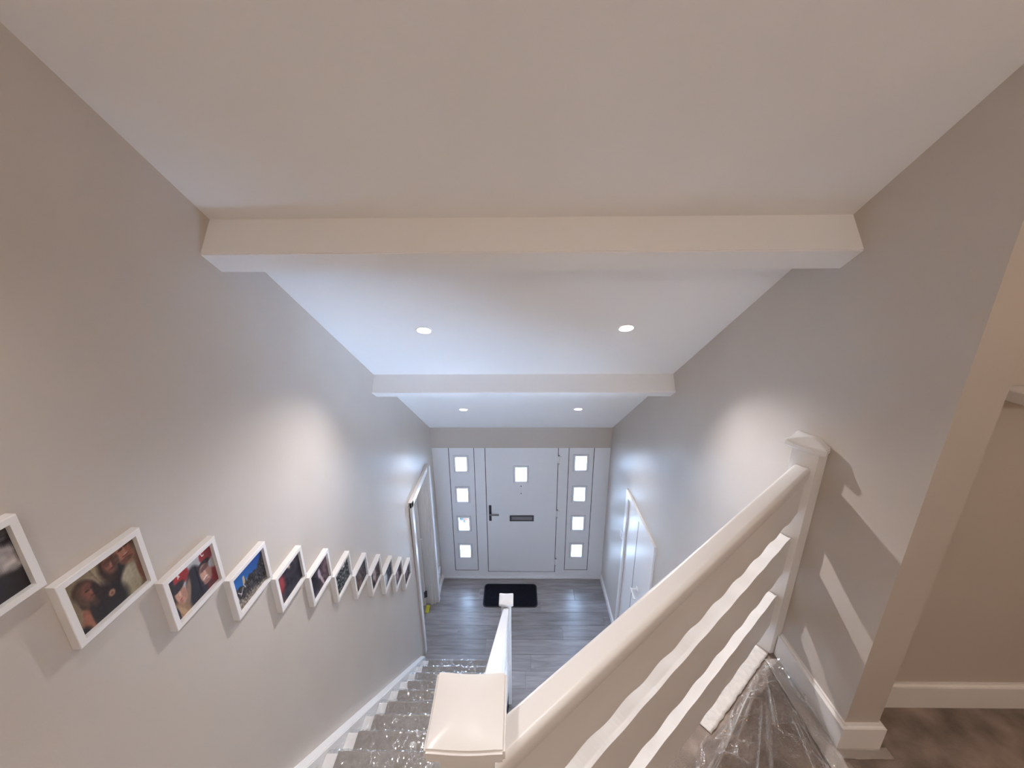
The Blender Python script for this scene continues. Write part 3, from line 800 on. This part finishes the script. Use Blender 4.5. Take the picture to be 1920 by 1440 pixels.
def pic1():
    im = canvas(108, 86, (150, 134, 108)); half(im, 1, -.25, .52, (118, 96, 74), .35); half(im, -1, 1, .65, (142, 128, 104), .3)
    bar(im, .41, .98, .50, .45, .05, (172, 156, 122)); bar(im, .34, .98, .46, .46, .012, (138, 122, 98))
    E = lambda *a, **k: ell(im, *a, soft=k.get('soft', .3))
    E(.66, .44, .16, .40, (36, 30, 33)); E(.56, .76, .12, .27, (58, 40, 33)); E(.60, .80, .085, .17, (138, 92, 72), 14); E(.57, .84, .05, .06, (112, 72, 58)); E(.60, .87, .07, .03, (96, 62, 50)); E(.625, .77, .025, .05, (156, 106, 84)); E(.61, .70, .04, .025, (104, 54, 50)); E(.66, .78, .03, .14, (84, 56, 46))
    E(.80, .24, .16, .34, (170, 160, 136), -12, soft=.15); E(.78, .10, .10, .16, (158, 148, 122)); E(.97, .36, .05, .28, (116, 76, 60))
    E(.83, .92, .14, .20, (60, 44, 36)); E(.82, .83, .115, .23, (170, 112, 86), 12); E(.87, .80, .05, .16, (150, 96, 74), 12); E(.785, .895, .04, .022, (88, 58, 48), 8); E(.875, .915, .04, .022, (88, 58, 48), 8); E(.83, .84, .022, .06, (182, 124, 96)); E(.835, .755, .055, .022, (128, 66, 58), 8); E(.835, .775, .035, .01, (196, 176, 160), 8); E(.83, .67, .09, .05, (104, 68, 54)); E(.71, .80, .03, .09, (96, 66, 54))
    E(.43, .14, .28, .32, (34, 28, 32), soft=.2); E(.40, .36, .13, .22, (38, 30, 32))
    E(.235, .58, .155, .30, (66, 48, 38), 16, soft=.12); E(.20, .56, .07, .24, (88, 64, 48), 16); E(.275, .62, .085, .17, (128, 80, 64), 14); E(.285, .70, .06, .05, (108, 68, 56)); E(.255, .645, .028, .018, (62, 40, 36)); E(.325, .655, .028, .018, (62, 40, 36)); E(.30, .59, .02, .04, (146, 94, 76)); E(.305, .52, .035, .016, (100, 50, 48)); E(.36, .52, .045, .20, (44, 33, 32), 8)
    E(.14, .18, .085, .20, (150, 92, 72), 8); E(.17, .14, .05, .16, (160, 104, 82), 8); E(.05, -.02, .11, .15, (30, 27, 33)); E(.51, .31, .045, .06, (164, 120, 92)); E(.51, .30, .02, .03, (120, 84, 64)); E(.245, .18, .04, .22, (42, 33, 34)); E(.07, .42, .05, .25, (136, 118, 94))
    speckle(im, 12, 26, 4.1)
    return im
def pic2():
    im = canvas(108, 86, (172, 175, 178)); half(im, 0, 1, .85, (184, 187, 190), .3)
    E = lambda *a, **k: ell(im, *a, soft=k.get('soft', .25))
    E(.53, .36, .20, .46, (40, 35, 46), soft=.1); half(im, 0, -1, -.22, (36, 32, 42), .1); E(.05, .92, .13, .18, (58, 54, 62))
    E(.97, .16, .15, .28, (128, 40, 42)); E(.965, .50, .05, .12, (168, 160, 150)); E(.80, .06, .08, .10, (92, 34, 38))
    E(.86, .82, .15, .19, (150, 46, 48), soft=.1); E(.92, .80, .08, .16, (128, 38, 42)); E(.76, .645, .15, .085, (44, 36, 42), 8, soft=.12)
    E(.755, .42, .115, .24, (196, 150, 128), 10, soft=.15); E(.83, .42, .05, .20, (160, 116, 98), 10); E(.76, .56, .11, .06, (104, 76, 70), 8); E(.745, .44, .025, .07, (208, 164, 142)); E(.74, .335, .055, .03, (224, 206, 198), 14); E(.74, .305, .05, .012, (140, 84, 76), 14); E(.74, .22, .07, .05, (150, 106, 92))
    for k in range(12):
        a = math.radians(50 + k * 24); E(.80 + .028 * math.cos(a), .885 + .048 * math.sin(a), .009, .012, (232, 226, 222))
    E(.10, .48, .14, .42, (54, 44, 48)); E(.15, .12, .17, .30, (160, 128, 98), 30); E(.19, .08, .04, .26, (184, 152, 118), 30); E(.345, .36, .06, .30, (140, 116, 96), -20)
    E(.215, .50, .105, .24, (196, 148, 128), 12, soft=.15); E(.27, .50, .05, .20, (176, 130, 110), 12); E(.205, .52, .02, .06, (210, 166, 146)); E(.20, .39, .035, .02, (160, 92, 86), 12); E(.185, .33, .05, .04, (170, 122, 106))
    E(.31, .83, .155, .155, (172, 52, 50), soft=.1); E(.36, .80, .08, .13, (150, 42, 44)); E(.185, .675, .15, .095, (48, 40, 46), 8, soft=.15)
    bar(im, .235, .93, .275, .86, .012, (232, 226, 222)); bar(im, .27, .93, .245, .84, .010, (232, 226, 222)); E(.06, .10, .05, .22, (46, 40, 56))
    speckle(im, 10, 28, 8.2)
    return im
def pic3():
    im = canvas(60, 46, (38, 96, 170)); half(im, 1, 1, 1.35, (34, 78, 150), .5); half(im, -1, -1, -.75, (52, 118, 190), .5)
    U, V = UV(im)
    ridge = .60 + .02 * np.sin(U * 40) + .03 * np.sin(U * 13 + 1) + np.clip((U - .72) * .9, 0, .3)
    k = np.clip((ridge - V) / .03 + .5, 0, 1)[..., None]; im[:] = im * (1 - k) + rgbf((52, 50, 54)) * k
    bar(im, .33, .58, .34, .74, .030, (190, 168, 132)); bar(im, .42, .56, .42, .63, .012, (150, 140, 120))
    half(im, -.25, -1, -.30, (134, 124, 114), .2)
    speckle(im, 80, 26, 2.2, np.clip((ridge - V) * 8, 0, 1))
    for a in ((.07, .48, .10, .28), (.12, .50, .20, .38), (.18, .36, .28, .50), (.30, .56, .34, .44)): bar(im, *a, .010, (214, 210, 208))
    return im
def picn(seed, base, spots, amt=50, sc=10, n=(36, 30)):
    im = canvas(n[0], n[1], base)
    for s in spots: ell(im, *s, soft=.35)
    speckle(im, amt, sc, seed)
    return im
PICS = [pic0(), pic1(), pic2(), pic3(),
    picn(1.1, (46, 44, 56), [(.16, .62, .15, .30, (150, 62, 66)), (.52, .93, .05, .16, (214, 190, 158), 30), (.72, .94, .04, .12, (150, 126, 110), 30), (.1, .1, .12, .2, (70, 50, 60))], 20, 8),
    picn(2.7, (58, 48, 58), [(.52, .60, .07, .18, (176, 160, 166)), (.62, .25, .05, .3, (168, 150, 158), 20), (.85, .5, .2, .4, (110, 88, 96)), (.2, .4, .2, .5, (38, 34, 46))], 34, 9),
    picn(3.9, (60, 64, 66), [(.7, .85, .2, .12, (196, 192, 190))], 190, 16),
    picn(4.4, (66, 58, 62), [(.35, .3, .2, .25, (120, 104, 100)), (.6, .75, .3, .2, (92, 82, 84))], 50, 10, (24, 20)),
    picn(5.6, (70, 60, 62), [(.45, .55, .16, .4, (176, 160, 156)), (.2, .2, .2, .2, (40, 34, 38))], 50, 10, (24, 20)),
    picn(6.2, (74, 78, 86), [(.25, .45, .2, .35, (186, 196, 200)), (.7, .7, .2, .2, (60, 64, 74))], 50, 10, (20, 16)),
    picn(7.8, (70, 62, 70), [(.4, .5, .2, .3, (160, 140, 140))], 60, 10, (20, 16)),
    picn(8.3, (72, 64, 70), [(.5, .6, .2, .3, (120, 104, 106))], 50, 10, (20, 16))]
FLAB = ['white box frame cut off by left edge, black-and-white photo inside',
    'white box frame with photo of three people against a cream wall',
    'white box frame with photo of two people in red caps',
    'white box frame with photo of blue sky over a dark ridge',
    'fifth white box frame from left, dark photo with reddish patch',
    'sixth white box frame from left, dark mauve photo with pale streak',
    'seventh white box frame from left, speckled black and white photo',
    'eighth white box frame from left, dull brownish photo',
    'ninth white box frame from left, dark photo with pale middle',
    'tenth white box frame from left, bluish grey photo',
    'second white box frame from right end of the sloping row',
    'rightmost and lowest white box frame, next to the left doorway']
FW, FH, FB, FD = .219, .189, .0168, .033
def mould_mesh():
    bm = bmesh.new()
    O = [(0, 0), (FW, 0), (FW, FH), (0, FH)]; I = [(FB, FB), (FW - FB, FB), (FW - FB, FH - FB), (FB, FH - FB)]
    lay = [(O, 0.0), (O, FD - .0015), ([(a + (.0015 if a == 0 else -.0015), b2 + (.0015 if b2 == 0 else -.0015)) for a, b2 in O], FD), (I, FD), (I, 0.0)]
    rings = [[bm.verts.new((d, p[0], p[1])) for p in pts] for pts, d in lay]
    rings.append(rings[0])
    for a, b2 in zip(rings, rings[1:]):
        for k in range(4): bm.faces.new((a[k], a[(k + 1) % 4], b2[(k + 1) % 4], b2[k]))
    bmesh.ops.recalc_face_normals(bm, faces=bm.faces)
    me = bpy.data.meshes.new('moulding'); bm.to_mesh(me); bm.free(); me.materials.append(TRIM)
    return me
MOULD = mould_mesh()
bm = box_bm(FD - .010, FD - .0085, FB - .001, FW - FB + .001, FB - .001, FH - FB + .001)
GLZ = bpy.data.meshes.new('glazing'); bm.to_mesh(GLZ); bm.free(); GLZ.materials.append(PICGLASS)
def print_mesh(im):
    h, w_, _ = im.shape
    v, f = [], []
    X0, X1, Z0, Z1 = FB - .002, FW - FB + .002, FB - .002, FH - FB + .002
    for j in range(h + 1):
        for i in range(w_ + 1): v.append((FD - .013, X0 + (X1 - X0) * i / w_, Z0 + (Z1 - Z0) * j / h))
    for j in range(h):
        for i in range(w_):
            a = j * (w_ + 1) + i; f.append((a, a + 1, a + w_ + 2, a + w_ + 1))
    me = bpy.data.meshes.new('photo_print'); me.from_pydata(v, [], f)
    at = me.color_attributes.new('Col', 'FLOAT_COLOR', 'CORNER')
    lin = np.clip(im / 255.0, 0, 1); lin = np.where(lin <= .04045, lin / 12.92, ((lin + .055) / 1.055) ** 2.4)
    cols_ = np.ones((h * w_, 4, 4), np.float32); cols_[:, :, :3] = lin.reshape(-1, 1, 3)
    at.data.foreach_set('color', cols_.ravel())
    me.materials.append(PRINT)
    return me
for k in range(12):
    y0 = .727 + .2263 * (k - 1); zt = CAM_Z - .727 - .2083 * (k - 1); z0 = zt - FH
    t = empty('picture_frame', (xl(z0 + FH / 2) + .0005, y0, z0)); tag(t, FLAB[k], 'picture frame', 'white picture frames stepping down the stair wall')
    for nm, me in (('moulding', MOULD), ('photo_print', print_mesh(PICS[k])), ('glazing', GLZ)):
        o = bpy.data.objects.new(nm, me); COL.objects.link(o); o.parent = t

# ------------------------------------------------------------------ doormat
def rrect(x0, x1, y0, y1, r, n=8):
    pts = []
    for cx_, cy_, a0 in ((x1 - r, y1 - r, 0), (x0 + r, y1 - r, 90), (x0 + r, y0 + r, 180), (x1 - r, y0 + r, 270)):
        for a in np.linspace(a0, a0 + 90, n): pts.append((cx_ + r * math.cos(math.radians(a)), cy_ + r * math.sin(math.radians(a))))
    return pts
dm = empty('doormat', (-.10, 4.285, 0)); tag(dm, 'black rounded rectangular doormat on grey wood floor by front door', 'doormat')
prism('border', rrect(-.462, .260, 4.092, 4.482, .055), 'z', 0.0005, .006, MATEDGE, dm)
prism('pile', rrect(-.447, .245, 4.107, 4.467, .045), 'z', .005, .011, MATBLACK, dm)

# ------------------------------------------------------------------ film and tapes on the landing
def inpoly(x, y_):
    p = Vector((x, y_, 0)) - P0
    return p.dot(N) > (.047 if p.dot(T) > -.585 else .024) and p.length > .105 and x < XR - .020 and y_ > .72 and x > .46
GLINT = []
bm = bmesh.new(); vv = {}
st_ = .0042
rf = random.Random(11)
apex = Vector((1.10, 1.34))
# taut folds fanning out of the corner behind the newel, and short cross creases
folds = []
for k in range(26):
    a = math.radians(rf.uniform(212, 268)); r0 = rf.uniform(.02, .25); r1 = r0 + rf.uniform(.12, .6)
    folds.append((apex + Vector((math.cos(a), math.sin(a))) * r0, apex + Vector((math.cos(a + rf.uniform(-.06, .06)), math.sin(a))) * r1, rf.uniform(.004, .009), rf.uniform(.003, .009)))
for k in range(30):
    c = Vector((rf.uniform(.5, 1.15), rf.uniform(.55, 1.1))); a = rf.uniform(0, PI); L = rf.uniform(.03, .12)
    folds.append((c, c + Vector((math.cos(a), math.sin(a))) * L, rf.uniform(.003, .006), rf.uniform(.003, .007)))
for k in range(90):
    s_ = rf.uniform(-1.15, -.06); c = diag(s_, rf.uniform(.045, .14 if s_ < -.5 else .08), 0); a = math.atan2(T.y, T.x) + rf.uniform(-.9, .9); L = rf.uniform(.02, .09)
    folds.append((Vector((c.x, c.y)), Vector((c.x + L * math.cos(a), c.y + L * math.sin(a))), rf.uniform(.004, .007), rf.uniform(.005, .011)))
for k in range(26):
    c = Vector((rf.uniform(1.05, 1.16), rf.uniform(.9, 1.30))); a = PI / 2 + rf.uniform(-.5, .5); L = rf.uniform(.03, .14)
    folds.append((c, c + Vector((math.cos(a), math.sin(a))) * L, rf.uniform(.003, .005), rf.uniform(.003, .008)))
FA = np.array([f[0] for f in folds]); FBv = np.array([f[1] for f in folds]); FWd = np.array([f[2] for f in folds]); FHt = np.array([f[3] for f in folds])
FD_ = FBv - FA; FL2 = (FD_ ** 2).sum(1)
def film_z(x, y_):
    p = np.array((x, y_)) - FA
    t = np.clip((p * FD_).sum(1) / FL2, 0, 1)
    d = np.sqrt(((p - FD_ * t[:, None]) ** 2).sum(1))
    fold = float((FHt * np.clip(1 - d / FWd, 0, 1) * np.sin(PI * np.clip(t, .08, .92))).max())
    GLINT.append(min(1.0, float((np.clip(1 - d / (FWd * .6), 0, 1) * np.sin(PI * np.clip(t, .04, .96)) * FHt / .009).max())))  # highlight along each fold, painted as whiter film
    base = abs(noise.noise(Vector((x * 12, y_ * 12, 2.0)))) * .005 + abs(noise.noise(Vector((x * 55, y_ * 55, 5.0)))) * .0022
    edge = XR - .018 - x
    up = max(0, .030 - edge) * 1.0 if y_ > YP - .01 else 0
    return LZ + .004 + fold + base + up
nx_ = int(1.1 / st_); ny2 = int(.95 / st_)
for i in range(nx_):
    for j in range(ny2):
        x, y_ = .12 + i * st_, .45 + j * st_
        if not (inpoly(x, y_) and inpoly(x + st_, y_) and inpoly(x, y_ + st_) and inpoly(x + st_, y_ + st_)): continue
        q = []
        for (a, b2) in ((i, j), (i + 1, j), (i + 1, j + 1), (i, j + 1)):
            if (a, b2) not in vv:
                xx, yy = .12 + a * st_, .45 + b2 * st_
                vv[a, b2] = bm.verts.new((xx, yy, film_z(xx, yy)))
            q.append(vv[a, b2])
        if (i + j) % 2: bm.faces.new((q[0], q[1], q[2])); bm.faces.new((q[0], q[2], q[3]))
        else: bm.faces.new((q[0], q[1], q[3])); bm.faces.new((q[1], q[2], q[3]))
lfm = obj('landing_film', bm, FILM); set_glint(lfm, GLINT); tag(lfm, 'clear crinkled plastic film over landing carpet behind the balustrade', 'plastic film')
def strip(name, p0, p1, wd, z, m, label, amp=.002, n=40, seed=0., wave=.004, nw=5):
    p0, p1 = Vector((*p0, 0)), Vector((*p1, 0)); d = (p1 - p0).normalized(); a = Vector((d.y, -d.x, 0)); L = (p1 - p0).length
    bm = bmesh.new(); top = []; bot = []
    for i in range(n + 1):
        r1, r2 = [], []
        for j in range(nw + 1):
            q = p0 + d * (L * i / n) + a * (wd * (j / nw - .5) + wave * noise.noise(Vector((i * .35, j * .1, seed))))
            zz = z + amp * (1 + noise.noise(Vector((q.x * 40, q.y * 40, seed))))
            r1.append(bm.verts.new((q.x, q.y, zz + .0008))); r2.append(bm.verts.new((q.x, q.y, zz)))
        top.append(r1); bot.append(r2)
    for g in (top, bot):
        for a1, b1 in zip(g, g[1:]):
            for j in range(nw): bm.faces.new((a1[j], a1[j + 1], b1[j + 1], b1[j]))
    for i in range(n):
        for j in (0, nw): bm.faces.new((top[i][j], top[i + 1][j], bot[i + 1][j], bot[i][j]))
    for i in (0, n):
        for j in range(nw): bm.faces.new((top[i][j], top[i][j + 1], bot[i][j + 1], bot[i][j]))
    o = obj(name, bm, m, smooth=True); tag(o, label, 'tape')
    return o
pa, pb = diag(-.03, .012, 0), diag(-.572, .006, 0)
strip('masking_tape', (pa.x, pa.y), (pb.x, pb.y), .062, LZ + .0015, MASKTAPE, 'white crinkled masking tape along foot of the landing balustrade', amp=.0016, n=60, seed=3., wave=.005)
strip('clear_tape', (1.128, 1.34), (1.128, .93), .062, LZ + .010, CLEARTAPE, 'clear tape along the skirting of the right wall', amp=.003, seed=5.)
strip('clear_tape', (1.150, .988), (1.345, .988), .036, LZ + .006, CLEARTAPE, 'pinkish clear tape across carpet at pillar foot', amp=.0015, seed=8., n=20)

# ------------------------------------------------------------------ ledge on the rear landing wall
sh = box('wall_shelf', 1.44, 2.3, 1.06, 1.168, 3.955, 3.990, TRIM, bev=.004)
tag(sh, 'white ledge on brown landing wall at the right edge', 'shelf')
